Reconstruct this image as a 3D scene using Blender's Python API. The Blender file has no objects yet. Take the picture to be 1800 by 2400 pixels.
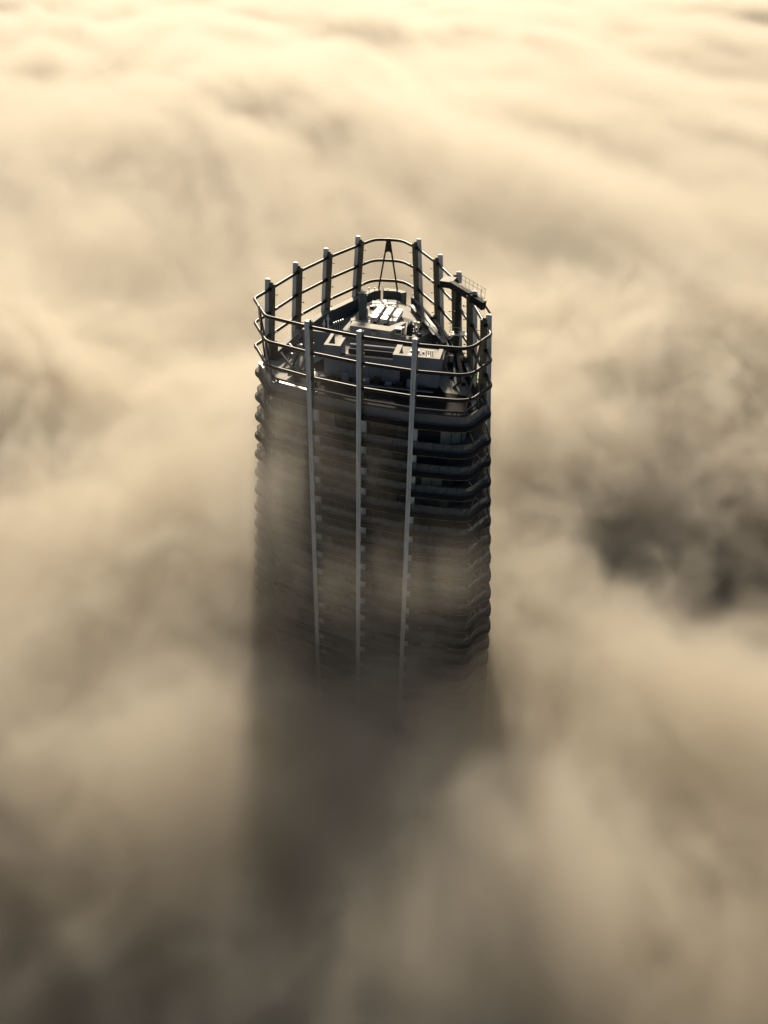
import bpy, math, random
from math import radians, sin, cos, pi
from mathutils import Vector, Matrix

S = bpy.context.scene
# ------------------------------------------------------------------ camera
cam = bpy.data.cameras.new('camera'); cam_o = bpy.data.objects.new('camera', cam)
S.collection.objects.link(cam_o); S.camera = cam_o
cam.sensor_fit = 'HORIZONTAL'; cam.sensor_width = 36; cam.lens = 40
cam.clip_start = 0.5; cam.clip_end = 20000
cam_o.location = (0, -113, 280)
cam_o.rotation_euler = (Matrix.Rotation(radians(90-34), 3, 'X') @ Matrix.Rotation(radians(1.3), 3, 'Z')).to_euler()
# ------------------------------------------------------------------ sky and sun
SUN_EL, SUN_AZ = radians(28), radians(-4)          # azimuth measured from +Y (straight ahead) towards +X
W = bpy.data.worlds.new('World'); S.world = W; W.use_nodes = True
wn = W.node_tree; bg = wn.nodes['Background']
sky = wn.nodes.new('ShaderNodeTexSky'); sky.sky_type = 'NISHITA'; sky.sun_disc = False
sky.sun_elevation = SUN_EL; sky.sun_rotation = SUN_AZ
sky.air_density = 1.0; sky.dust_density = 2.5; sky.ozone_density = 1.0
wn.links.new(sky.outputs[0], bg.inputs[0]); bg.inputs[1].default_value = 0.05
sun = bpy.data.lights.new('sun', 'SUN'); sun.energy = 5.0; sun.angle = radians(4); sun.color = (1.0, 0.855, 0.65)
sun_o = bpy.data.objects.new('sun', sun); S.collection.objects.link(sun_o)
SD = Vector((sin(SUN_AZ)*cos(SUN_EL), cos(SUN_AZ)*cos(SUN_EL), sin(SUN_EL)))
sun_o.rotation_euler = SD.to_track_quat('Z', 'Y').to_euler(); sun_o.location = SD*400 + Vector((0, 0, 240))
S.view_settings.view_transform = 'Standard'; S.view_settings.look = 'None'
S.view_settings.exposure = 0.08; S.view_settings.gamma = 1.0
C = S.cycles
C.use_denoising = True; C.denoiser = 'OPENIMAGEDENOISE'
C.use_adaptive_sampling = True; C.adaptive_threshold = 0.02
C.max_bounces = 10; C.diffuse_bounces = 2; C.glossy_bounces = 3; C.transparent_max_bounces = 16
C.volume_bounces = 4; C.volume_step_rate = 1.5
random.seed(7)

# ------------------------------------------------------------------ materials
def mat(name, col, rough=0.6, metal=0.0, var=0.12, scale=0.8, spec=0.5, bump=0.0, streak=1.0):
    m = bpy.data.materials.new(name); m.use_nodes = True; n = m.node_tree; b = n.nodes['Principled BSDF']
    b.inputs['Roughness'].default_value = rough; b.inputs['Metallic'].default_value = metal
    b.inputs['Specular IOR Level'].default_value = spec
    tc = n.nodes.new('ShaderNodeTexCoord'); mp = n.nodes.new('ShaderNodeMapping'); mp.inputs['Scale'].default_value = (1, 1, streak)
    n.links.new(tc.outputs['Object'], mp.inputs[0])
    t = n.nodes.new('ShaderNodeTexNoise'); t.inputs['Scale'].default_value = scale; t.inputs['Detail'].default_value = 5; t.inputs['Roughness'].default_value = 0.65
    n.links.new(mp.outputs[0], t.inputs['Vector'])
    r = n.nodes.new('ShaderNodeValToRGB'); r.color_ramp.elements[0].position = 0.3; r.color_ramp.elements[1].position = 0.72
    r.color_ramp.elements[0].color = [c*(1-var) for c in col]+[1]; r.color_ramp.elements[1].color = [min(1, c*(1+var)) for c in col]+[1]
    n.links.new(t.outputs['Fac'], r.inputs[0]); n.links.new(r.outputs[0], b.inputs['Base Color'])
    if bump:
        bp = n.nodes.new('ShaderNodeBump'); bp.inputs['Strength'].default_value = bump; bp.inputs['Distance'].default_value = 0.05
        n.links.new(t.outputs['Fac'], bp.inputs['Height']); n.links.new(bp.outputs[0], b.inputs['Normal'])
    return m
M = {}
M['white'] = mat('white_painted_metal', (.66, .69, .70), .45, 0, .22, 1.2, streak=.2)
M['olive'] = mat('olive_painted_steel', (.13, .12, .08), .6, 0, .15, 1.0, streak=.25)
M['ring'] = mat('dark_bronze_tube', (.020, .017, .017), .40, .2, .2, 2.0)
M['dark'] = mat('dark_steel', (.03, .032, .036), .45, .2, .2, 1.5)
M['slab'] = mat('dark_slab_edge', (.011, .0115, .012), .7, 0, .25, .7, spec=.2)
M['fascia_rim'] = mat('slab_trim', (.16, .145, .12), .5, 0, .2, .7)
M['concrete'] = mat('grey_render', (.12, .12, .12), .8, 0, .18, .5, bump=.2, streak=.4)
M['parapet'] = mat('parapet_panel', (.17, .17, .17), .55, 0, .14, .4)
M['parapet_top'] = mat('parapet_glossy_top', (.20, .20, .20), .33, .3, .14, .4)
M['deck'] = mat('roof_membrane', (.43, .41, .34), .7, 0, .25, .6, bump=.3)
M['painted_shade'] = mat('painted_shade_dark', (.014, .014, .015), .85, 0, .3, .6, spec=.15)  # near-black colour standing in for shade on terrace and low wall top
M['pent'] = mat('plant_room_wall', (.29, .295, .31), .8, 0, .14, .5, streak=.4)
M['teal'] = mat('teal_grey_steel', (.08, .105, .115), .5, 0, .18, .8)
M['coping'] = mat('beige_coping', (.40, .37, .29), .65, 0, .15, .8)
M['galv'] = mat('galvanised_casing', (.72, .71, .68), .4, .2, .12, 2.0)
M['cream'] = mat('cream_panel', (.55, .49, .40), .6, 0, .1, 1.5)
M['black'] = mat('black_crane_paint', (.018, .018, .018), .75, .0, .2, 1.0)
M['green'] = mat('bright_green_plastic', (.04, .50, .05), .45, 0, .1, 3)
M['lime'] = mat('lime_paint', (.55, .70, .06), .5, 0, .08, 3)
M['ground'] = mat('city_ground', (.10, .10, .09), .9, 0, .3, .02)
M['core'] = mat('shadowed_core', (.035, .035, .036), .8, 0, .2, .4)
def glass_mat(name, col, rough, var):
    m = mat(name, col, rough, 0, var, .9, spec=.7); return m
M['glass_dark'] = glass_mat('dark_window_glass', (.022, .027, .030), .10, .3)
M['glass_mid'] = glass_mat('grey_window_glass', (.06, .065, .06), .14, .3)
M['glass_blind'] = glass_mat('blinds_behind_glass', (.17, .165, .13), .25, .2)
M['glass_pale'] = glass_mat('pale_room_behind_glass', (.34, .34, .27), .2, .25)
M['mullion'] = mat('mullion_metal', (.035, .037, .04), .5, .2, .1, 1)
def balustrade_mat():
    m = bpy.data.materials.new('balustrade_glass'); m.use_nodes = True; n = m.node_tree; b = n.nodes['Principled BSDF']; out = n.nodes['Material Output']
    b.inputs['Base Color'].default_value = (.15, .17, .17, 1); b.inputs['Roughness'].default_value = .12
    tr = n.nodes.new('ShaderNodeBsdfTransparent'); tr.inputs[0].default_value = (.82, .88, .87, 1)
    mx = n.nodes.new('ShaderNodeMixShader'); lw = n.nodes.new('ShaderNodeTexNoise'); lw.inputs['Scale'].default_value = .35
    mr = n.nodes.new('ShaderNodeMapRange'); mr.inputs['To Min'].default_value = .55; mr.inputs['To Max'].default_value = .75
    tc = n.nodes.new('ShaderNodeTexCoord'); n.links.new(tc.outputs['Object'], lw.inputs['Vector'])
    n.links.new(lw.outputs['Fac'], mr.inputs['Value']); n.links.new(mr.outputs[0], mx.inputs[0])
    n.links.new(tr.outputs[0], mx.inputs[1]); n.links.new(b.outputs[0], mx.inputs[2]); n.links.new(mx.outputs[0], out.inputs['Surface'])
    return m
M['balu'] = balustrade_mat()

# ------------------------------------------------------------------ mesh builder
class MB:
    def __init__(s): s.v = []; s.f = []; s.m = []; s.mats = []
    def mi(s, k):
        if k not in s.mats: s.mats.append(k)
        return s.mats.index(k)
    def add(s, vs, fs, k):
        o = len(s.v); s.v += [tuple(p) for p in vs]; i = s.mi(k)
        for f in fs: s.f.append([o+a for a in f]); s.m.append(i)
        return s
    def box(s, c, size, k, rz=0.0, mtx=None):
        hx, hy, hz = [a/2 for a in size]
        R = mtx or Matrix.Rotation(rz, 3, 'Z')
        vs = [Vector(c)+R @ Vector((x, y, z)) for z in (-hz, hz) for x, y in ((-hx, -hy), (hx, -hy), (hx, hy), (-hx, hy))]
        return s.add(vs, [(3, 2, 1, 0), (4, 5, 6, 7), (0, 1, 5, 4), (1, 2, 6, 5), (2, 3, 7, 6), (3, 0, 4, 7)], k)
    def prism(s, poly, z0, z1, k, ktop=None):
        n = len(poly)
        s.add([(x, y, z0) for x, y in poly]+[(x, y, z1) for x, y in poly],
              [(i, (i+1) % n, n+(i+1) % n, n+i) for i in range(n)]+[tuple(range(n))[::-1]], k)
        return s.add([(x, y, z1) for x, y in poly], [tuple(range(n))], ktop or k)
    def beam(s, a, b, w, h, k, up=(0, 0, 1)):
        a, b = Vector(a), Vector(b); d = (b-a); L = d.length; d.normalize()
        u = Vector(up); sx = d.cross(u)
        if sx.length < 1e-4: sx = d.cross(Vector((1, 0, 0)))
        sx.normalize(); u = sx.cross(d)
        vs = [p+sx*(w/2*i)+u*(h/2*j) for p in (a, b) for i, j in ((-1, -1), (1, -1), (1, 1), (-1, 1))]
        return s.add(vs, [(3, 2, 1, 0), (4, 5, 6, 7), (0, 1, 5, 4), (1, 2, 6, 5), (2, 3, 7, 6), (3, 0, 4, 7)], k)
    def tube(s, pts, r, k, n=10, closed=False, r2=None):
        pts = [Vector(p) for p in pts]; N = len(pts); vs = []
        prev = None
        for i, p in enumerate(pts):
            if closed: t = pts[(i+1) % N]-pts[i-1]
            else: t = pts[min(i+1, N-1)]-pts[max(i-1, 0)]
            t.normalize(); up = Vector((0, 0, 1)) if abs(t.z) < .95 else Vector((0, 1, 0))
            a = t.cross(up).normalized(); b = a.cross(t)
            rr = r if r2 is None else r+(r2-r)*i/max(1, N-1)
            vs += [p+a*(rr*cos(2*pi*j/n))+b*(rr*sin(2*pi*j/n)) for j in range(n)]
        fs = []
        for i in range(N if closed else N-1):
            i2 = (i+1) % N
            fs += [(i*n+j, i*n+(j+1) % n, i2*n+(j+1) % n, i2*n+j) for j in range(n)]
        if not closed: fs += [tuple(range(n))[::-1], tuple((N-1)*n+j for j in range(n))]
        return s.add(vs, fs, k)
    def sweep(s, rings, k, closed=True, cap=False):
        """rings: list of equally long closed point loops, joined in order"""
        n = len(rings[0]); vs = [p for r in rings for p in r]; fs = []
        for a in range(len(rings)-1):
            fs += [(a*n+i, a*n+(i+1) % n, (a+1)*n+(i+1) % n, (a+1)*n+i) for i in range(n if closed else n-1)]
        return s.add(vs, fs, k)
    def build(s, name, parent=None, smooth=False, bevel=0.0):
        me = bpy.data.meshes.new(name); me.from_pydata(s.v, [], s.f)
        for k in s.mats: me.materials.append(M[k])
        me.polygons.foreach_set('material_index', s.m)
        if smooth:
            me.polygons.foreach_set('use_smooth', [True]*len(s.f)); me.update()
            try: me.set_sharp_from_angle(angle=radians(40))
            except Exception: pass
        me.update()
        o = bpy.data.objects.new(name, me); S.collection.objects.link(o)
        if bevel:
            b = o.modifiers.new('bevel', 'BEVEL'); b.width = bevel; b.segments = 2; b.limit_method = 'ANGLE'
        if parent: o.parent = parent
        return o
def tag(o, label, cat, group=None, kind=None):
    o['label'] = label; o['category'] = cat
    if group: o['group'] = group
    if kind: o['kind'] = kind
    return o
def thing(name, label, cat, group=None):
    return tag(part_root(name), label, cat, group)
def part_root(name, parent=None):
    o = bpy.data.objects.new(name, None); S.collection.objects.link(o); o.empty_display_size = .5
    if parent: o.parent = parent
    return o

# ------------------------------------------------------------------ tower plan (metres, tower axis near 0,0; seen from -Y)
BASE = [(-2.4, 23.9, 2.6), (1.8, 23.5, 2.6), (4.1, 19.9, 2), (7.1, 12.3, 8), (9.4, 4.7, 8), (11.0, -3.0, 8), (12.15, -11.4, 4), (12.6, -14.6, 2.0),
        (9.6, -19.2, 2.4), (3.3, -18.2, 4), (-3.3, -16.2, 8), (-9.75, -13.4, 6), (-15.5, -10.2, 1.8), (-17.8, -4.0, 1.6), (-16.1, -.1, 2), (-13.05, 7.1, 8),
        (-9.2, 14.0, 8), (-4.7, 20.6, 2)]
BASE = BASE[::-1]                                  # counter-clockwise
def fillet(poly, seg=6):
    out = []; n = len(poly)
    for i, (x, y, r) in enumerate(poly):
        p = Vector((x, y)); a = Vector(poly[i-1][:2]); b = Vector(poly[(i+1) % n][:2])
        da, db = (a-p), (b-p); la, lb = da.length, db.length; da.normalize(); db.normalize()
        ang = da.angle(db); t = min(r/math.tan(ang/2), la*.45, lb*.45)
        if ang > radians(176) or t < .02: out.append(p); continue
        p0, p1 = p+da*t, p+db*t
        for j in range(seg+1):
            u = j/seg; out.append(p0*(1-u)**2+p*(2*u*(1-u))+p1*u*u)
    return out
PLAN = fillet(BASE)
def dense(pl, mx=2.2):
    out = []
    for i, p in enumerate(pl):
        q = pl[(i+1) % len(pl)]; k = max(1, int((q-p).length/mx)); out += [p+(q-p)*(j/k) for j in range(k)]
    return out
PLAN = dense(PLAN)
def normals(pl):
    o = []
    for i in range(len(pl)):
        t = (pl[(i+1) % len(pl)]-pl[i-1]).normalized(); o.append(Vector((t.y, -t.x)))
    return o
NORM = normals(PLAN)
FRONT = Vector((-.35, -.94))
def out_shift(nm, z):
    w = 1-max(0.0, min(1.0, nm.dot(FRONT)*1.15)); d = max(0.0, 240-z)
    k = .082+.006*max(0.0, min(1.0, nm.x*.8+.4))
    return w*k*(min(d, 45)+.35*max(0, min(d, 90)-45))
def ring_at(z, off=0.0):
    return [(p.x+nm.x*(off+out_shift(nm, z)), p.y+nm.y*(off+out_shift(nm, z)), z) for p, nm in zip(PLAN, NORM)]
# plan of the recessed glazing: corners cut back
GB = [(-1.6, 20.3, 2), (1.4, 20.0, 2), (5.6, 12.0, 6), (7.9, 4.5, 6), (9.5, -3.0, 6), (10.7, -12.4, 2.2), (8.4, -16.6, 2.2), (3.0, -16.7, 4), (-3.6, -14.7, 6),
      (-10.1, -11.9, 4), (-14.0, -8.8, 1.2), (-15.2, -3.6, 1.5), (-11.6, 6.5, 6), (-7.8, 13.2, 6)][::-1]
GPLAN = dense(fillet(GB), 99); GN = normals(GPLAN)
def gring(z, off=0.0):
    return [(p.x+nm.x*(off+out_shift(nm, z)), p.y+nm.y*(off+out_shift(nm, z)), z) for p, nm in zip(GPLAN, GN)]
def resample(loop, step):
    pts = [Vector(p) for p in loop]; pts.append(pts[0]); L = [0]
    for a, b in zip(pts, pts[1:]): L.append(L[-1]+(b-a).length)
    n = max(3, round(L[-1]/step)); out = []; j = 0
    for i in range(n):
        d = L[-1]*i/n
        while L[j+1] < d: j += 1
        out.append(pts[j].lerp(pts[j+1], (d-L[j])/max(1e-6, L[j+1]-L[j])))
    return out
def outward(x, y, side):
    return Vector(side).normalized()

# ------------------------------------------------------------------ ground (hidden below the fog)
g = MB(); g.add([(-6000, -4000, 0), (6000, -4000, 0), (6000, 9000, 0), (-6000, 9000, 0)], [(0, 1, 2, 3)], 'ground')
o = g.build('ground'); o['kind'] = 'structure'

# ------------------------------------------------------------------ the tower
T = thing('skyscraper', 'dark glass skyscraper with open steel crown rising out of the fog', 'skyscraper')
DECK = 229.64
BANDS = [229.6, 225.8]; z = 225.8
while z > 150: z -= 3.2; BANDS.append(round(z, 3))
# core shaft to the ground
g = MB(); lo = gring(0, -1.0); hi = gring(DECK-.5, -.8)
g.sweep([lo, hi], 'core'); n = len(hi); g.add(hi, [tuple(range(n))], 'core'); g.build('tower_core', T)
# storeys: slab edge band, balustrade, recessed glazing
for bi, zb in enumerate(BANDS):
    g = MB()
    prof = [(-3.2, .0), (-.02, .0), (.05, -.08), (.13, -.36), (.14, -.60), (.07, -.72), (-.05, -.80)]
    loops = [ring_at(zb, -.0) for _ in prof]
    loops = []
    for off, dz in prof:
        loops.append([(x, y, zb+dz) for x, y, _ in ring_at(zb, off)])
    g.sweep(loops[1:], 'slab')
    rim = [[(x, y, zb-.80) for x, y, _ in ring_at(zb, -.05)], [(x, y, zb-.88) for x, y, _ in ring_at(zb, -.05)], [(x, y, zb-.88) for x, y, _ in ring_at(zb, -.4)]]
    g.sweep(rim, 'fascia_rim')
    inner = gring(zb, -1.2)
    a = [(x, y, zb) for x, y, _ in ring_at(zb, -.04)]; b = [(x, y, zb-.88) for x, y, _ in ring_at(zb, -.4)]
    n = len(a); g.add(a, [tuple(range(n))], 'concrete'); g.add(b, [tuple(range(n))[::-1]], 'concrete')
    g.build('slab_edge', T, smooth=True)
    if bi == 0: continue
    if bi > 25: continue
    # balustrade of this storey
    g = MB(); lp = resample(ring_at(zb, -.32), 1.32)
    n = len(lp)
    for i in range(n):
        p, q = lp[i], lp[(i+1) % n]; d = q-p; d *= .03
        a0, a1 = p+d, q-d
        g.add([a0, a1, a1+Vector((0, 0, 1.0)), a0+Vector((0, 0, 1.0))], [(0, 1, 2, 3)], 'balu')
    g.tube([p+Vector((0, 0, 1.03)) for p in lp], .035, 'dark', 5, True)
    for p in lp[::1]: g.box(p+Vector((0, 0, .5)), (.035, .035, 1.0), 'mullion')
    g.build('balustrade', T)
    # glazing of the storey under the band above
    ztop = BANDS[bi-1]-.88
    g = MB(); rnd = random.Random(100+bi)
    lp = resample(gring(zb), 1.42); lt = resample(gring(zb), 1.42); n = len(lp)
    run = 0; kind = 'glass_dark'
    for i in range(n):
        if run <= 0:
            kind = rnd.choices(['glass_dark', 'glass_mid', 'glass_blind', 'glass_pale'], [5, 4, 1.3, 1.6 if lp[i].x > 4 and lp[i].y < -6 else .12])[0]; run = rnd.choice([1, 1, 2, 3])
        run -= 1
        p, q = lp[i], lp[(i+1) % n]; tl = Vector((rnd.uniform(-.02, .02), rnd.uniform(-.02, .02), 0))
        g.add([(p.x, p.y, zb), (q.x, q.y, zb), (q.x+tl.x, q.y+tl.y, ztop), (p.x+tl.x, p.y+tl.y, ztop)], [(0, 1, 2, 3)], kind)
        t = (q-p); rz = math.atan2(t.y, t.x)
        g.box((p.x, p.y, (zb+ztop)/2), (.07, .16, ztop-zb), 'mullion', rz)
        if rnd.random() < .5:
            mid = (p+q)/2; g.box((mid.x, mid.y, zb+1.25), (t.length, .10, .06), 'mullion', rz)
    g.build('storey_glazing', T)

# posts of the crown and blades running down the facade
POSTS = [(-9.75, -13.4, 'F'), (-3.3, -16.2, 'F'), (3.3, -18.2, 'F'),
         (-16.1, -.1, 'L'), (-13.05, 7.1, 'L'), (-9.2, 14.0, 'L'), (-4.7, 20.6, 'L'),
         (4.1, 19.9, 'R'), (7.1, 12.3, 'R'), (9.4, 4.7, 'R'), (11.0, -3.0, 'R'), (12.15, -11.4, 'R')]
def nearest_normal(x, y):
    i = min(range(len(BASE)), key=lambda k: (BASE[k][0]-x)**2+(BASE[k][1]-y)**2)
    n = len(BASE); side = [p for p in POSTS]
    a = Vector(BASE[i-1][:2]); b = Vector(BASE[(i+1) % n][:2]); t = (b-a).normalized()
    return Vector((t.y, -t.x))
SIDEN = {'F': Vector((-.33, -.944)), 'L': Vector((-.86, .51)), 'R': Vector((.965, .26))}
BLADE = [(-.30, .62), (-.06, .60), (0, .52), (.06, .60), (.30, .62), (.31, .52), (.14, .20), (.14, -.02), (-.14, -.02), (-.14, .20), (-.31, .52)]
def vprism(g, poly, nrm, x, y, zs, k, side):
    """polygon in (tangent, outward) swept down a list of heights, following the outward drift of the facade"""
    t = Vector((-nrm.y, nrm.x)); loops = []
    for z in zs:
        sh = out_shift(nrm, z) if side != 'F' else 0.0
        loops.append([(x+t.x*a+nrm.x*(b+sh), y+t.y*a+nrm.y*(b+sh), z) for a, b in poly])
    n = len(poly); g.sweep(loops, k)
    g.add(loops[-1], [tuple(range(n))], k); g.add(loops[0], [tuple(range(n))[::-1]], k)
for x, y, side in POSTS:
    nrm = nearest_normal(x, y); nrm = (nrm*.6+SIDEN[side]*.4).normalized(); t = Vector((-nrm.y, nrm.x))
    P = part_root('crown_post', T)
    g = MB(); vprism(g, BLADE, nrm, x, y, [0, 180, 200, 215, 224, 241.35 if side != 'F' else 240.95], 'white', side)
    g.build('blade', P)
    g = MB(); zt = 240.75 if side != 'F' else 240.6
    fin = [(-.17, .10), (.17, .10), (.17, -.72), (-.17, -.72)]
    vprism(g, fin, nrm, x, y, [DECK-.2, 233, zt], 'olive', side)
    # haunch at the foot
    fin2 = [(-.24, -.3), (.24, -.3), (.24, -1.25), (-.24, -1.25)]
    if side != 'F':
        vprism(g, fin2, nrm, x, y, [DECK-.2, 231.2, 232.0], 'dark', side)
    sh = out_shift(nrm, 236)*(side != 'F')
    for zz in (240.55, 240.62):
        g.box((x+nrm.x*(-.3+sh*.3), y+nrm.y*(-.3+sh*.3), zt+.06), (.12, .5, .16), 'olive', math.atan2(t.y, t.x))
    for zj in (234.9, 238.3):
        shj = out_shift(nrm, zj)*(side != 'F')
        g.box((x+nrm.x*(-.31+shj), y+nrm.y*(-.31+shj), zj), (.352, .85, .05), 'dark', math.atan2(t.y, t.x))
    g.build('fin', P)
    # small floodlights bracketed to the fin
    for zj in (239.3, 237.4, 235.6, 233.8, 232.5):
        shj = out_shift(nrm, zj)*(side != 'F')
        c = Vector((x+nrm.x*(-.86+shj), y+nrm.y*(-.86+shj), zj))
        g = MB(); g.beam(c+Vector((nrm.x*.2, nrm.y*.2, 0)), c-Vector((nrm.x*.16, nrm.y*.16, 0)), .05, .05, 'olive')
        g.box(c+Vector((-nrm.x*.22, -nrm.y*.22, .06)), (.16, .20, .16), 'cream', math.atan2(t.y, t.x)); g.build('floodlight', P)
    if side == 'F':     # round column inside each balcony, behind the blade
        g = MB(); c = Vector((x, y))-nrm*1.0+t*.10
        g.tube([(c.x, c.y, 150), (c.x, c.y, 229.2)], .40, 'white', 14); g.build('column', P, smooth=True)
# crown rings
for zr, r in ((240.0, .225), (236.6, .225), (233.2, .245)):
    g = MB(); g.tube(ring_at(zr), r, 'ring', 12, True)
    for x, y, side in POSTS:
        nrm = nearest_normal(x, y); nrm = (nrm*.6+SIDEN[side]*.4).normalized(); t = Vector((-nrm.y, nrm.x)); sh = out_shift(nrm, zr)
        for s_ in (-1, 1):
            a = Vector((x+nrm.x*sh, y+nrm.y*sh, zr))+Vector((t.x, t.y, 0))*(s_*.18); b = a+Vector((t.x, t.y, 0))*(s_*.42)
            g.tube([a, b], .30, 'ring', 10, r2=.20)
    g.build('crown_ring', T, smooth=True)
# A-frames in the three cut corners
def aframe(c, tang, z0, spread, plate):
    A = part_root('a_frame', T); tx = Vector((tang[0], tang[1], 0)).normalized(); nx = Vector((tx.y, -tx.x, 0))
    for s_ in (-1, 1):
        g = MB(); sh0, sh1 = out_shift(Vector((nx.x, nx.y)), z0), 0
        top = Vector((c[0], c[1], 240.15))+tx*(s_*.17); bot = Vector((c[0]+nx.x*sh0, c[1]+nx.y*sh0, z0))+tx*(s_*spread)
        g.beam(top, bot, .26, .20, 'olive' if plate == 'olive' else 'ring', up=nx); g.build('leg', A)
    g = MB(); sh = 0.13
    p = [Vector((c[0], c[1], 240.35))+tx*-.30, Vector((c[0], c[1], 240.35))+tx*.30]
    zc = 237.9; w = .17+(spread-.17)*(240.15-zc)/(240.15-z0)+.12
    q = [Vector((c[0]+nx.x*sh, c[1]+nx.y*sh, zc))+tx*w, Vector((c[0]+nx.x*sh, c[1]+nx.y*sh, zc))-tx*w]
    v = [p[0], p[1], q[0], Vector((c[0]+nx.x*sh, c[1]+nx.y*sh, zc+.35)), q[1]]
    th = nx*.09
    g.add([a-th for a in v]+[a+th for a in v], [(0, 1, 2, 3, 4), (9, 8, 7, 6, 5), (0, 5, 6, 1), (1, 6, 7, 2), (2, 7, 8, 3), (3, 8, 9, 4), (4, 9, 5, 0)], 'olive' if plate == 'olive' else 'ring')
    g.build('gusset_plate', A)
aframe((-.25, 23.35), (-1, .1), 230.6, 1.75, 'ring')
aframe((-16.75, -7.1), (-2.3, 6.2), 229.5, 2.1, 'ring')
aframe((11.25, -16.9), (-3.0, -4.6), 229.5, 2.0, 'olive')
# diagonal bracing in the open corners, storey by storey
for (c, tang) in (((-16.75, -7.1), (-2.3, 6.2)), ((11.25, -16.9), (-3.0, -4.6)), ((-.25, 23.35), (-1, .1))):
    tx = Vector((tang[0], tang[1], 0)).normalized(); nx = Vector((tx.y, -tx.x, 0))
    if nx.xy.dot(Vector(c)) < 0: nx = -nx
    for bi in range(12):
        zt, zb = BANDS[bi]-1.0, BANDS[bi+1]+.02; sh = out_shift(nx.xy, zb)-.55
        b = Vector((c[0], c[1], 0))+nx*sh; g = MB()
        up, dn = (b+Vector((0, 0, zt)), b+Vector((0, 0, zb)))
        if bi % 2: g.beam(dn-tx*1.9, up, .13, .13, 'olive'); g.beam(dn+tx*1.9, up, .13, .13, 'olive')
        else: g.beam(up-tx*1.9, dn, .13, .13, 'olive'); g.beam(up+tx*1.9, dn, .13, .13, 'olive')
        g.beam(up-tx*2.2, dn-tx*2.2, .12, .12, 'olive'); g.build('corner_brace', T)

# roof deck and parapets
g = MB(); dk = [(x, y) for x, y, _ in ring_at(229, -.5)]
g.prism(dk, DECK-.3, DECK, 'concrete', 'deck'); g.build('roof_deck', T)
g = MB(); g.prism([(-15.2, -9.6), (-9.4, -12.4), (-3.2, -15.2), (3.2, -17.2), (8.9, -18.2), (11.2, -14.8), (11.0, -10.5), (7.6, -9.4), (6.0, -3), (-9, 1), (-12.6, -4.5)], DECK-.1, DECK+.006, 'dark', 'painted_shade'); g.build('terrace_shade', T)  # dark sheet over the deck paints its shade, leaving the sunlit patches bare
def wall_along(g, idx, off, th, z0, zf, k, kt):
    """parapet following part of the plan; zf(p) gives the height of its top"""
    A = ring_at(230, off); B = ring_at(230, off-th)
    for i, j in zip(idx, idx[1:]):
        a, b, c, d = Vector(A[i]), Vector(A[j]), Vector(B[j]), Vector(B[i])
        za, zb_ = zf(a), zf(b)
        lo = [Vector((p.x, p.y, z0)) for p in (a, b, c, d)]
        hi = [Vector((p.x, p.y, h)) for p, h in ((a, za), (b, zb_), (c, zb_), (d, za))]
        g.add(lo+hi, [(0, 1, 5, 4), (2, 3, 7, 6)], k); g.add(hi, [(0, 1, 2, 3)], kt)
        if i == idx[0]: g.add(lo+hi, [(3, 0, 4, 7)], k)
        if j == idx[-1]: g.add(lo+hi, [(1, 2, 6, 5)], k)
NPL = len(PLAN)
def where(f): return [i for i in range(NPL) if f(PLAN[i])]
def order(idx):
    s_ = set(idx); st = [i for i in idx if (i-1) % NPL not in s_]; out = []
    i = st[0] if st else idx[0]
    while i in s_ and len(out) < len(s_): out.append(i); i = (i+1) % NPL
    return out
left_idx = order(where(lambda p: p.x < -1.0 and p.y > -3.2)); back_idx = order(where(lambda p: p.y > 19.7))
right_idx = order(where(lambda p: p.x > 3.4 and p.y > -13)); front_idx = order(where(lambda p: p.y < -3.4 and not (p.x > 3.4 and p.y > -12.9)))
g = MB(); wall_along(g, left_idx, -.40, 1.0, DECK, lambda p: 230.9+max(0, min(1, (p.y+1)/13))*1.0, 'teal', 'coping'); g.build('parapet', T)
g = MB(); bi_ = [i for i in back_idx if i not in left_idx]; bi_ = [(bi_[0]-1) % NPL]+bi_ if False else bi_
full_back = order(where(lambda p: p.y > 20.4 and -1.2 < p.x < 4.2)); wall_along(g, full_back, -.40, 1.0, DECK, lambda p: 231.9, 'teal', 'coping'); g.build('parapet', T)
g = MB(); wall_along(g, right_idx, -.75, .60, DECK, lambda p: 231.2+max(0, min(1, (p.y-6)/14))*.7, 'dark', 'coping'); g.build('parapet', T)
g = MB(); fa = [i for i in front_idx if PLAN[i].x < -9.6]; fb = [i for i in front_idx if i not in fa]
if front_idx.index(fa[0]) == 0: fb = [fa[-1]]+fb
else: fa = [fb[-1]]+fa
wall_along(g, fa, -.45, 1.0, 229.6, lambda p: 230.75, 'parapet', 'parapet_top'); wall_along(g, fb, -.45, .4, 229.6, lambda p: 230.75, 'parapet', 'dark'); g.build('parapet', T)  # left coping painted paler for its sun glint, the rest dark for shade
# rail track for the cleaning crane, on brackets inside the front parapet
g = MB(); A = ring_at(231.05, -1.15); tr = [A[i] for i in front_idx]
g.tube(tr, .16, 'dark', 8)
for i in front_idx[::2]: p = Vector(A[i]); g.beam(p, p-Vector((0, 0, .75)), .12, .12, 'dark'); q = Vector(ring_at(230.4, -.55)[i]); g.beam(p-Vector((0, 0, .5)), q, .10, .12, 'dark')
g.build('track_rail', T, smooth=True)
# raised rear deck with the plant well
well = [(-6.9, 8.2), (-2.2, 6.2), (3.9, 5.0), (6.6, 8.2), (5.0, 13.0), (2.5, 19.4), (1.2, 21.4), (-1.6, 21.6), (-3.8, 19.3)]
g = MB(); g.prism(well, DECK+.004, 231.0, 'pent', 'deck'); g.build('raised_deck', T)
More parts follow.
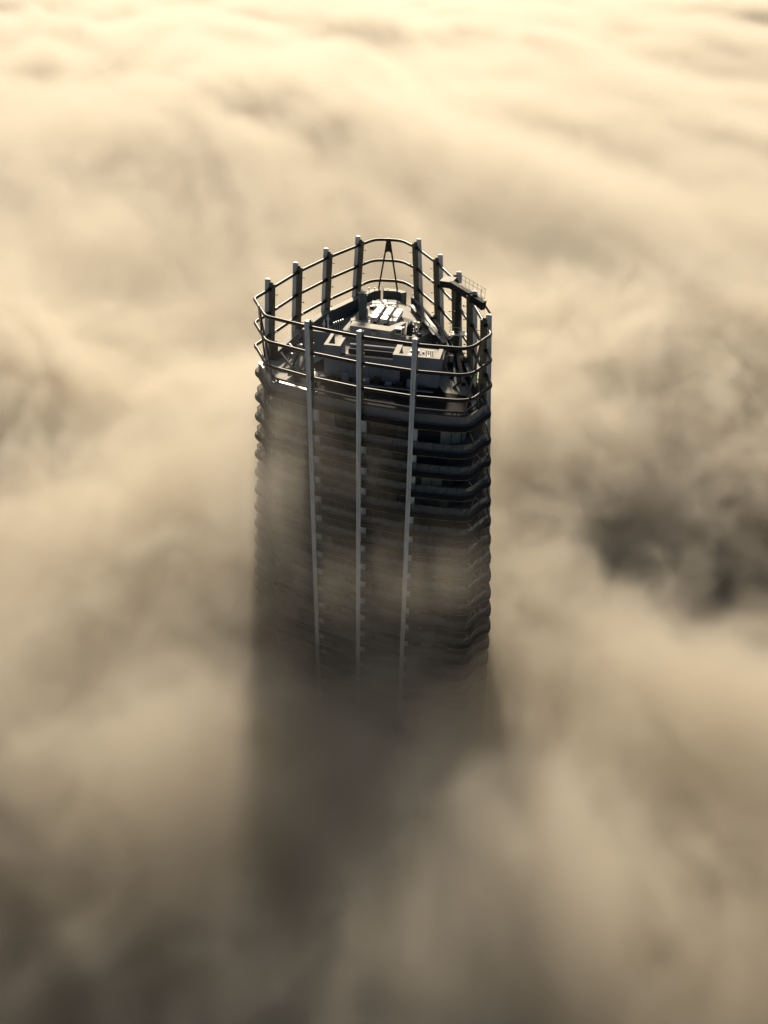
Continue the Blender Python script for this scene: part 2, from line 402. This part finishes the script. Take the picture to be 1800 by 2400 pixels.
# plant room front block: left wall, low centre wall with a deep recess behind it, right block with parapet
PR = part_root('plant_room', T)
u = Vector((.983, -.184)); v_ = Vector((.184, .983)); P0 = Vector((-8.65, -5.0))
def pl(a, b): q = P0+u*a+v_*b; return (q.x, q.y)
rz = math.atan2(u.y, u.x)
def pbox(g, a0, a1, b0, b1, z0, z1, k, kt=None):
    g.prism([pl(a0, b0), pl(a1, b0), pl(a1, b1), pl(a0, b1)], z0, z1, k, kt)
g = MB(); pbox(g, 0, 2.3, 0, .5, DECK, 234.2, 'pent', 'coping'); pbox(g, 1.75, 2.3, .502, 3.0, DECK, 234.2, 'pent', 'coping'); pbox(g, 0, .5, .502, 4.2, DECK, 234.2, 'teal', 'coping')
pbox(g, .502, 1.748, .502, 3.0, DECK, 233.0, 'pent', 'deck'); g.build('side_block', PR)
g = MB(); pbox(g, 2.302, 9.55, .05, .6, DECK, 232.9, 'pent', 'painted_shade'); g.build('low_wall', PR)  # wall top painted near-black to stand for shade
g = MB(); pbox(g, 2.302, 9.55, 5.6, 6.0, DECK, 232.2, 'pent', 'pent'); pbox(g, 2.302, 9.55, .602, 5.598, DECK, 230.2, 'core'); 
g.tube([Vector((*pl(2.4, 4.6), 231.6)), Vector((*pl(9.5, 4.6), 231.6))], .42, 'core', 10); g.build('recess', PR, smooth=False)  # near-black floor and pipe put the shade of the recess into the colour
g = MB(); pbox(g, 9.552, 15.9, -.35, .15, DECK, 233.9, 'pent', 'coping'); pbox(g, 9.552, 10.3, .152, 3.1, DECK, 233.9, 'pent', 'coping'); pbox(g, 15.35, 15.9, .152, 3.1, DECK, 233.9, 'pent', 'coping')
pbox(g, 10.302, 15.348, .152, 3.4, DECK, 233.15, 'pent', 'deck')
pbox(g, 9.552, 15.9, 3.402, 6.6, DECK, 232.2, 'pent', 'deck'); g.build('side_block', PR)
for a in (4.1, 6.2, 8.0):
    g = MB(); pbox(g, a, a+.04, .03, .05, DECK+.1, 232.85, 'dark'); g.build('wall_joint', PR)
g = MB(); pbox(g, 10.6, 12.2, -.40, -.35, DECK, DECK+2.2, 'black'); g.build('door', PR)
# long plenum with beige top and hatch, in front of the well
g = MB()
plen = [(-5.6, 5.6), (.35, 3.7), (2.6, 7.2), (2.0, 7.6), (.1, 5.6), (-5.3, 7.4)]
g.prism(plen, 231.0, 232.75, 'pent', 'coping'); PLN = g.build('plenum', PR)
g = MB(); g.box((-2.05, 4.32, 232.2), (.8, .5, .55), 'coping', rz); g.box((-2.05, 4.32, 232.48), (.45, .28, .03), 'dark', rz); g.build('hatch', PLN)
# wing wall behind the left front post
g = MB(); g.prism([(-12.4, 3.2), (-8.4, 2.0), (-8.2, 2.6), (-12.2, 3.8)], DECK, 233.0, 'pent', 'coping'); g.build('wing_wall', PR)
# tall teal shaft at the rear left with lamps on top
g = MB(); g.box((-3.95, 12.4, 233.1), (1.15, .9, 4.2), 'teal', .1); g.box((-3.95, 12.4, 235.26), (1.35, 1.1, .12), 'teal', .1); g.box((-4.1, 12.2, 235.55), (.35, .35, .5), 'galv', .1); g.build('vent_shaft', PR)
g = MB(); g.beam((-3.7, 13.0, 234.4), (-3.9, 19.6, 232.4), .9, .5, 'teal'); g.build('duct', PR)
# inner ledge and clutter band of pipes on the well floor
rnd = random.Random(4)
for i in range(16):
    g = MB(); x0 = -6.4+i*.22; y0 = 8.6+i*.42
    g.tube([(x0+.4, y0, 231.15+.08*(i % 3)), (x0+2.4, y0-.3, 231.15+.08*(i % 3)), (x0+2.6, y0-.3, 231.0)], .07, 'galv' if i % 2 else 'coping', 6)
    g.build('pipe', PR, smooth=True)
for i in range(9):
    g = MB(); q = Vector((4.0+.2*i+rnd.uniform(-.5, .5), 4.2+1.15*i*.9, 231.0 if i > 1 else 232.2)); s_ = rnd.uniform(.5, 1.0)
    g.box(q+Vector((0, 0, s_*.4)), (s_, s_*.8, s_*.8), rnd.choice(['galv', 'coping', 'dark', 'teal']), rnd.uniform(-.3, .3)); g.build('service_box', PR, bevel=.03)
for a, b in (((6.9, 5.5), (3.6, 17.5)), ((7.4, 6.6), (4.5, 17.0)), ((8.2, 2.5), (6.3, 9.0))):
    g = MB(); g.beam((*a, 231.6), (*b, 231.6), .55, .22, 'teal'); g.build('cable_tray', PR)
g = MB(); g.beam((7.7, 7.5, 230.2), (5.0, 8.3, 232.4), .25, .35, 'dark'); g.build('brace', PR)
g = MB(); g.beam((6.6, 12.0, 230.2), (4.2, 12.4, 232.4), .25, .35, 'dark'); g.build('brace', PR)
for i in range(14):
    g = MB(); a = rnd.uniform(10.6, 15.1); b = rnd.uniform(.5, 3.1); q = Vector((*pl(a, b), 233.15)); s_ = rnd.uniform(.2, .5)
    g.box(q+Vector((0, 0, s_*.4)), (s_, s_, s_*.8), rnd.choice(['galv', 'dark', 'coping', 'pent']), rnd.uniform(0, 1)); g.build('service_box', PR)
for i in range(4): g = MB(); q = Vector((*pl(13.9+i*.28, .9), 233.15)); g.tube([q, q+Vector((0, 0, 1.3))], .06, 'galv', 6); g.build('pipe', PR, smooth=True)
for i in range(26):
    x0 = rnd.uniform(-6.3, 3.6); y0 = rnd.uniform(8.8, 20.0); s_ = rnd.uniform(.3, .8)
    if -3.4 < x0 < 2.6 and 9 < y0 < 17 or abs(x0+1) > 6.5-(y0-8)*.42: continue
    g = MB(); g.box((x0, y0, 231.0+s_*.35), (s_, s_*rnd.uniform(.7, 1.6), s_*.7), rnd.choice(['galv', 'coping', 'dark', 'teal', 'concrete']), rnd.uniform(-.2, .4)); g.build('service_box', PR, bevel=.03)
for i in range(7): g = MB(); y0 = 17.2+i*.42; g.tube([(-2.6, y0, 231.35), (1.3, y0-.4, 231.35)], .09, 'galv' if i % 3 else 'dark', 6); g.build('pipe', PR)
g = MB()
for i in range(10):
    a = .2+i*1.5; q = Vector((*pl(a, -1.1-.25*(i % 2)), DECK)); h_ = .5+.35*(i % 3)
    g = MB(); g.box(q+Vector((0, 0, h_/2)), (.9, .6, h_), 'dark' if i % 2 else 'pent', rz); g.build('service_box', PR, bevel=.03)
g = MB(); g.tube([Vector((*pl(0, -2.0), DECK+.3)), Vector((*pl(15.5, -2.0), DECK+.3))], .12, 'dark', 8)
g.build('pipe', PR, smooth=True); g = MB(); g.tube([Vector((*pl(0, -2.4), DECK+.3)), Vector((*pl(15.5, -2.4), DECK+.3))], .10, 'pent', 8); g.build('pipe', PR, smooth=True)
for y0, y1, x0, x1 in ((-9.5, -1.0, 10.2, 9.7), (-.5, 8.0, 9.0, 7.6), (8.0, 17.0, 7.3, 4.6)):
    g = MB(); g.beam((x0, y0, 230.9), (x1, y1, 231.6), .5, .6, 'dark'); g.beam((x0-.9, y0, 229.4), (x1-.4, y1, 231.2), .3, .3, 'teal')
    for t_ in (.15, .5, .85): q = Vector((x0+(x1-x0)*t_, y0+(y1-y0)*t_, 231)); g.beam(q, q+Vector((-1.5, .2, -1.7)), .18, .22, 'dark')
    g.build('girder', PR)
# ------------------------------------------------------------------ things standing on the roof
def air_handler(fx, fy, bx, by, label, L=.72):
    A = thing('air_handler', label, 'air handler', 'air handling units on the roof')
    a, b = Vector((fx, fy, 0)), Vector((bx, by, 0)); d = (b-a); ln = d.length; d.normalize(); r = math.atan2(d.y, d.x)-pi/2
    def pt(t, z): q = a+d*t; return (q.x, q.y, z)
    w = 1.0; A.location = (0, 0, 0)
    g = MB(); g.box(pt(ln*.64, 231.75), (w, ln*.66, .75), 'galv', r)
    k = 5
    for i in range(k): g.box(pt(ln*(.36+.56*i/(k-1)), 232.15), (w*.96, .07, .05), 'dark', r)
    g.box(pt(ln*.64, 231.16), (w*.8, ln*.6, .30), 'dark', r); g.build('coil_section', A)
    g = MB(); g.box(pt(ln*.135, 231.70), (w*.98, ln*.25, .70), 'galv', r); g.box(pt(ln*.135, 231.16), (w*.8, ln*.22, .30), 'dark', r); g.build('fan_section', A)
    g = MB(); g.tube([pt(.1, 231.6), pt(-.45, 231.6), pt(-.75, 231.1)], .14, 'white', 8); g.build('pipe', A, smooth=True)
air_handler(-2.30, 10.9, -.85, 16.4, 'silver ribbed air handling unit nearest the tall teal shaft on the roof')
air_handler(-.75, 10.2, .55, 15.8, 'silver ribbed air handling unit between two like it on the roof')
air_handler(.60, 9.5, 1.80, 14.6, 'silver ribbed air handling unit nearest the right-hand parapet of the roof')
def small_unit(x, y, z, w, d, h, label, rz_=-.2):
    A = thing('condenser', label, 'condenser', 'condenser boxes on the roof')
    g = MB(); g.box((x, y, z+h/2), (w, d, h), 'galv', rz_); g.build('casing', A, bevel=.04)
    g = MB(); g.box((x-d*.5*sin(-rz_), y-d*.52, z+h*.5), (w*.8, .04, h*.6), 'dark', rz_); g.build('grille', A)
small_unit(1.55, 4.3, 232.2, 1.0, .9, .9, 'low white condenser box beside the right end of the long grey plenum')
small_unit(1.95, 6.5, 231.0, 1.0, 1.0, 1.5, 'taller white condenser box behind the low one by the plenum end')
g = MB(); g.tube([(2.9, 3.6, 232.2), (3.0, 4.2, 233.2), (3.2, 5.2, 233.5), (3.3, 6.0, 233.0), (3.3, 6.2, 231.2)], .32, 'dark', 12)
tag(g.build('bent_duct', smooth=True), 'dark bent duct arching over the roof beside the white condenser boxes', 'duct')
def pole(name, x, y, z, h, r, k, kc, label, cat, group, cone=False):
    A = thing(name, label, cat, group)
    g = MB(); g.tube([(x, y, z), (x, y, z+h)], r, k, 8); g.build('pole', A, smooth=True)
    g = MB()
    if cone: g.tube([(x, y, z+h), (x, y, z+h+.15), (x, y, z+h+.75)], .30, kc, 10, r2=.03)
    else: g.tube([(x, y, z+h), (x, y, z+h+.28)], r*1.7, kc, 8)
    g.build('cap', A, smooth=True)
for i in range(5):
    pole('vent_pipe', -8.0+i*.31, 6.6+i*.34, DECK if i < 0 else 230.9, 1.6, .055, 'dark', 'galv', 'thin dark vent pipe in the row of five standing along the left of the roof', 'vent pipe', 'row of thin vent pipes')
for i, (x, y) in enumerate([(-3.2, 20.2), (-2.3, 20.4), (-.9, 20.1), (-.2, 20.0)]):
    pole('lightning_rod', x, y, 231.0, 2.1, .045, 'dark', 'galv', 'thin lightning rod against the rear parapet behind the air handlers', 'lightning rod', 'lightning rods at the rear parapet')
pole('roof_lamp', -9.35, 5.3, DECK, 3.3, .10, 'galv', 'galv', 'shorter of two grey roof lamps with cone tops near the left front post', 'lamp', 'cone topped roof lamps', True)
pole('roof_lamp', -8.8, 5.9, DECK, 3.9, .12, 'galv', 'galv', 'taller of two grey roof lamps with cone tops near the left front post', 'lamp', 'cone topped roof lamps', True)
pole('capped_pipe', 3.85, 4.6, 232.2, 1.5, .13, 'galv', 'white', 'grey capped pipe standing behind the right front post on the roof', 'pipe', None)
pole('capped_pipe', 4.35, 4.6, 232.2, 1.4, .13, 'galv', 'lime', 'pipe with lime green cap standing behind the right front post', 'pipe', None)
# crane for cleaning the facade
CR = thing('maintenance_crane', 'black rooftop maintenance crane with railed jib reaching over the right side', 'crane')
bx, by = 9.55, -.75
g = MB(); g.tube([(bx, by, DECK), (bx, by, 230.2)], 1.25, 'black', 14); g.box((bx, by-.2, 230.9), (2.2, 1.9, 1.5), 'black', .1); g.box((bx-.2, by+.9, 231.0), (1.6, 1.2, 1.9), 'black', .3); g.build('base', CR)
for sx, w in ((-.78, .95), (.72, .55)):
    g = MB(); g.box((bx+sx, by-1.22, 231.2), (w, .10, 1.0), 'cream', -.25 if sx < 0 else .3); g.build('side_panel', CR)
g = MB(); g.tube([(bx, by, 230.0), (bx, by, 237.6)], .44, 'black', 16); g.tube([(bx-.05, by, 237.6), (bx-.1, by, 237.8)], .50, 'black', 16); g.tube([(bx-.1, by, 237.8), (bx-.1, by, 240.3)], .37, 'black', 16); g.build('mast', CR, smooth=True)
J0, J1 = Vector((8.15, 1.7, 240.75)), Vector((12.45, -5.4, 240.45)); dj = (J1-J0).normalized(); nj = Vector((-dj.y, dj.x, 0)).normalized()
def jp(t, s_, z): q = J0+dj*t; return Vector((q.x+nj.x*s_, q.y+nj.y*s_, q.z+z))
LJ = (J1-J0).length
g = MB(); g.beam(jp(.6, 0, 0), jp(5.2, 0, 0), .72, .95, 'black'); g.beam(jp(5.2, 0, -.02), jp(LJ, 0, -.12), .62, .80, 'black')
g.beam(jp(5.9, .0, -.1), jp(LJ-.1, 0, -.5), .6, .7, 'black'); g.build('jib', CR)
g = MB(); g.box(jp(-.35, .15, -.05), (1.7, 2.3, .85), 'black', math.atan2(dj.y, dj.x)+pi/2-.9, None); g.box(jp(-.35, .15, .40), (1.72, 2.32, .05), 'coping', math.atan2(dj.y, dj.x)+pi/2-.9); g.build('counterweight', CR)
g = MB(); g.beam(jp(1.6, .62, .36), jp(7.3, .62, .30), .55, .06, 'olive'); g.build('walkway', CR)
g = MB()
for i in range(7): a = jp(1.7+.9*i, .92, .36); g.tube([a, a+Vector((0, 0, 1.15))], .025, 'dark', 5)
for h in (.6, 1.15): g.tube([jp(1.7, .92, .36+h), jp(7.1, .92, .36+h)], .022, 'dark', 5)
g.tube([jp(7.1, .3, 1.5), jp(7.1, .92, 1.5)], .022, 'dark', 5); g.tube([jp(7.1, .3, .36), jp(7.1, .3, 1.5)], .025, 'dark', 5); g.build('handrail', CR)
g = MB(); g.beam(jp(LJ-.1, 0, .05), jp(LJ+1.5, 0, -.75), .16, .20, 'black'); g.beam(jp(LJ-.1, 0, .0), jp(LJ+.35, 0, .55), .12, .14, 'black'); g.build('jib_tip', CR)
g = MB(); a = jp(LJ+1.45, 0, -.75); g.tube([a, a-Vector((.12, 0, 4.6))], .014, 'dark', 4); b = jp(LJ+.1, 0, -.5); g.tube([b, b-Vector((0, 0, 1.3))], .012, 'dark', 4); g.build('cable', CR)
g = MB(); b = jp(LJ+.1, 0, -1.8); g.box(b-Vector((0, 0, .2)), (.16, .12, .34), 'dark'); g.tube([b-Vector((0, 0, .4)), b-Vector((0, 0, .85))], .04, 'dark', 6); g.build('hook', CR)
PF = part_root('service_platform', CR)
g = MB(); g.box((bx+.3, by-.4, 234.6), (2.6, 1.3, .12), 'galv', -.1); g.beam((bx-1.0, by-.3, 233.7), (bx-.2, by, 234.5), .1, .1, 'galv'); g.build('platform_floor', PF)
g = MB()
for px, py in ((-1.0, -.9), (.2, -1.05), (1.55, -1.1), (1.6, .15), (-.95, .3)):
    g.tube([(bx+px, by+py, 234.6), (bx+px, by+py, 235.75)], .028, 'galv', 5)
for h in (.6, 1.12):
    g.tube([(bx-.95, by+.3, 234.6+h), (bx-1.0, by-.9, 234.6+h), (bx+.2, by-1.05, 234.6+h), (bx+1.55, by-1.1, 234.6+h), (bx+1.6, by+.15, 234.6+h)], .024, 'galv', 5)
g.build('handrail', PF)
# green drum and clutter at the right corner
A = thing('drum', 'small bright green drum on the terrace near the right corner posts', 'drum')
g = MB(); g.tube([(12.0, -5.6, DECK), (12.0, -5.6, DECK+1.0)], .36, 'green', 14); g.build('body', A, smooth=True)
g = MB(); g.tube([(12.0, -5.6, DECK+1.0), (12.0, -5.6, DECK+1.08)], .38, 'green', 14); g.build('lid', A, smooth=True)
RL = thing('guard_rail', 'small dark guard rail on the sunlit terrace below the crane', 'railing')
g = MB()
for i in range(4): g.tube([(8.6+.45*i, -8.6-.1*i, DECK), (8.6+.45*i, -8.6-.1*i, DECK+1.1)], .03, 'dark', 5)
g.build('post', RL)
g = MB()
for h in (.55, 1.1): g.tube([(8.6, -8.6, DECK+h), (9.95, -8.9, DECK+h)], .028, 'dark', 5)
g.build('rail', RL)
# steel struts lying between the left posts and the plant room
ST = thing('steel_gantry', 'tangled steel gantry of dark struts on the terrace inside the left posts', 'gantry')
for a, b in (((-14.6, -3.5, DECK), (-12.4, 2.6, 232.2)), ((-13.6, -5.2, DECK), (-12.2, -.6, 231.8)), ((-15.0, -1.2, 231.2), (-12.6, -4.4, DECK)), ((-12.6, 3.4, 232.6), (-11.2, -2.5, DECK)), ((-14.0, 1.0, 231.6), (-12.6, -1.6, 231.4)), ((-12.2, -5.8, DECK), (-11.4, -1.2, 231.5))):
    g = MB(); g.beam(a, b, .22, .26, 'dark'); g.build('strut', ST)
for q in ((-13.2, -1.0, 230.9), (-12.5, .6, 231.5), (-12.9, -3.0, 230.2)):
    g = MB(); g.box(q, (.7, .4, .5), 'galv', .6); g.build('motor_box', ST)
A = thing('water_tank', 'pale round tank in the shadow between the left front post and plant room', 'tank')
g = MB(); g.tube([(-9.9, -8.3, 230.6), (-9.9, -6.9, 230.6)], .55, 'galv', 16); g.build('drum_body', A, smooth=True)
g = MB(); g.box((-9.9, -8.0, 229.7), (.9, .14, .95), 'dark'); g.box((-9.9, -7.2, 229.7), (.9, .14, .95), 'dark'); g.build('stand', A)

# ------------------------------------------------------------------ the sea of fog
fm = bpy.data.materials.new('fog'); fm.use_nodes = True; fn = fm.node_tree; fn.nodes.clear()
fo = fn.nodes.new('ShaderNodeOutputMaterial'); pv = fn.nodes.new('ShaderNodeVolumePrincipled'); fn.links.new(pv.outputs[0], fo.inputs['Volume'])
pv.inputs['Color'].default_value = (.91, .86, .765, 1); pv.inputs['Density'].default_value = 1; pv.inputs['Anisotropy'].default_value = .36
class E:
    def __init__(s, g, k): s.g, s.k = g, k
    def op(a, o, b=None, c=None):
        nd = a.g.nodes.new('ShaderNodeMath'); nd.operation = o
        for i, v in enumerate((a, b, c)):
            if v is None: continue
            if isinstance(v, E): a.g.links.new(v.k, nd.inputs[i])
            else: nd.inputs[i].default_value = v
        return E(a.g, nd.outputs[0])
    def __add__(a, b): return a.op('ADD', b)
    def __sub__(a, b): return a.op('SUBTRACT', b)
    def __mul__(a, b): return a.op('MULTIPLY', b)
    def sat(a): return a.op('MAXIMUM', 0.0).op('MINIMUM', 1.0)
    def exp(a): return a.op('EXPONENT')
# hills and hollows of the fog top: x, y, radius along, radius across, turn (degrees), height
HILLS = [(-60, 520, 300, 110, -60, 22), (68, 215, 80, 40, -80, 14), (118, 400, 130, 36, -60, -40), (-290, 640, 90, 50, 0, -26),
         (94, 18, 52, 44, 0, -25), (66, 8, 18, 28, 0, -5), (54, -22, 18, 11, 30, 14), (30, -10, 14, 26, 20, 8), (-46, 42, 16, 13, 0, -22), (-46, -6, 26, 26, 0, 8),
         (4, -70, 50, 15, 0, 16), (-42, -84, 26, 18, 0, -14), (-21, -50, 10, 13, 0, 13), (20, -58, 10, 12, 0, 9), (40, -82, 26, 20, 0, -16), (0, -36, 16, 14, 0, -1), (-34, -46, 20, 14, 0, 8), (-20, 45, 60, 22, 0, 10), (-30, 20, 16, 40, 0, 12), (30, 30, 12, 30, 0, 8)]
WISPS = [(-15, -21, 223, 6.5, 9, 9, .16), (-15, -30, 213, 6, 7, 9, .07), (-3, -27, 225, 4, 6, 5, .028), (6, -42, 224.5, 6, 5, 2.6, .065), (-5, -44, 224, 6, 5, 2.4, .05), (-21, -8, 214, 5, 9, 14, .06), (-6, -33, 203, 12, 6, 7, .05), (10, -36, 198, 8, 6, 6, .05)]
FOG_TOP = 196.0
def fog(name, lo, hi, res, y0, y1, label):
    me = bpy.data.meshes.new(name); ob = bpy.data.objects.new(name, me); S.collection.objects.link(ob); me.materials.append(fm)
    g = bpy.data.node_groups.new(name, 'GeometryNodeTree'); g.interface.new_socket('Geometry', in_out='OUTPUT', socket_type='NodeSocketGeometry')
    go = g.nodes.new('NodeGroupOutput'); vc = g.nodes.new('GeometryNodeVolumeCube'); sm = g.nodes.new('GeometryNodeSetMaterial'); sm.inputs['Material'].default_value = fm
    g.links.new(vc.outputs[0], sm.inputs[0]); g.links.new(sm.outputs[0], go.inputs[0])
    vc.inputs['Min'].default_value = lo; vc.inputs['Max'].default_value = hi
    for k, r in zip('XYZ', res): vc.inputs['Resolution '+k].default_value = r
    pos = g.nodes.new('GeometryNodeInputPosition'); sx = g.nodes.new('ShaderNodeSeparateXYZ'); g.links.new(pos.outputs[0], sx.inputs[0])
    x, y, z = [E(g, sx.outputs[i]) for i in range(3)]
    def noise(scale, detail, rough=.5, off=(0, 0, 0), sc=(1, 1, 1), dist=0.0):
        mp = g.nodes.new('ShaderNodeVectorMath'); mp.operation = 'MULTIPLY_ADD'; mp.inputs[1].default_value = sc; mp.inputs[2].default_value = [q/scale for q in off]
        g.links.new(pos.outputs[0], mp.inputs[0])
        t = g.nodes.new('ShaderNodeTexNoise'); t.inputs['Scale'].default_value = scale; t.inputs['Detail'].default_value = detail; t.inputs['Roughness'].default_value = rough; t.inputs['Distortion'].default_value = dist
        g.links.new(mp.outputs[0], t.inputs['Vector']); return E(g, t.outputs['Fac'])-.5
    def slanted(scale, detail, rough, ang, stretch, off=0.0, dist=0.0):
        c, s_ = cos(radians(ang)), sin(radians(ang))
        cb = g.nodes.new('ShaderNodeCombineXYZ'); t = g.nodes.new('ShaderNodeTexNoise')
        for k, v in enumerate((x*c+y*s_+off, (y*c-x*s_)*stretch, z*1.1)): g.links.new(v.k, cb.inputs[k])
        t.inputs['Scale'].default_value = scale; t.inputs['Detail'].default_value = detail; t.inputs['Roughness'].default_value = rough; t.inputs['Distortion'].default_value = dist
        g.links.new(cb.outputs[0], t.inputs['Vector']); return E(g, t.outputs['Fac'])-.5
    h = noise(.0045, 2, .5, (3, 1, 0), (1, 1, .15))*(70.0 if y0 is None else 44.0)+FOG_TOP
    for hx, hy, ra, rb, ang, ht in HILLS:
        c, s_ = cos(radians(ang)), sin(radians(ang))
        a = ((x-hx)*c+(y-hy)*s_)*(1/ra); b = ((y-hy)*c-(x-hx)*s_)*(1/rb)
        h = h+((a*a+b*b)*-1.0).exp()*ht
    if y0 is None:
        det = noise(.02, 3, .55, (0, 0, 0), (1, .8, 1.1), .9)*52.0
        fine = noise(.065, 5, .68, (5, 0, 0), (1, .9, 1.0), 1.3)*40.0
        curl = noise(.21, 3, .6, (9, 4, 0), (1, .9, 1.0), .6)*11.0
        dens = (h+det+fine+curl-z)*(1/13.0)
    else:
        if y0 < 300: det = slanted(.013, 3.5, .55, 17, .30, 40.0, .5)*60.0+slanted(.05, 5, .68, 20, .55, 7.0, 1.0)*27.0
        elif y1: det = slanted(.0085, 3.5, .55, 14, .24, 12.0, .5)*84.0+slanted(.03, 4, .62, 14, .30, 7.0, .8)*22.0
        else: det = slanted(.0045, 3, .5, 10, .16, 3.0, .4)*110.0
        dens = (h+det-z)*(1/30.0 if y0 < 300 else 1/38.0)
    dens = dens.sat(); dens = (dens*dens*.75+dens*.25)*(.115 if y0 is None else .085)
    if y0 is None:                                  # thin wisps drifting past the facade
        wn_ = (noise(.085, 4, .6, (1, 7, 3), (1, .7, .55), .8)*4.5+.25).sat()
        for wx, wy, wz, rx, ry, rz_, amp in WISPS:
            a = (x-wx)*(1/rx); b = (y-wy)*(1/ry); c = (z-wz)*(1/rz_)
            dens = dens+((a*a+b*b+c*c)*-1.0).exp()*amp*wn_
    # keep the inside of the tower free
    if y0 is not None: dens = dens*((y-y0)*(1/40.0)).sat()
    if y1 is not None: dens = dens*((y*-1.0+(y1+40))*(1/40.0)).sat()
    g.links.new(dens.k, vc.inputs['Density'])
    md = ob.modifiers.new('fog', 'NODES'); md.node_group = g
    return tag(ob, label, 'fog', None, 'stuff')
fog('fog', (-150, -114, 135), (150, 160, 262), (230, 210, 98), None, 120, 'thick golden sea of fog wrapped around the tower and its shadow')
fog('fog', (-420, 120, 135), (420, 600, 272), (300, 172, 50), 120, 560, 'pale ridge of fog rising behind the steel crown')
fog('fog', (-680, 560, 135), (680, 1340, 290), (240, 138, 34), 560, 1300, 'long bright banks of fog far behind the tower')
fog('fog', (-1800, 1300, 135), (1800, 4200, 290), (240, 193, 22), 1300, None, 'farthest bright fog fading out along the top of the photo')
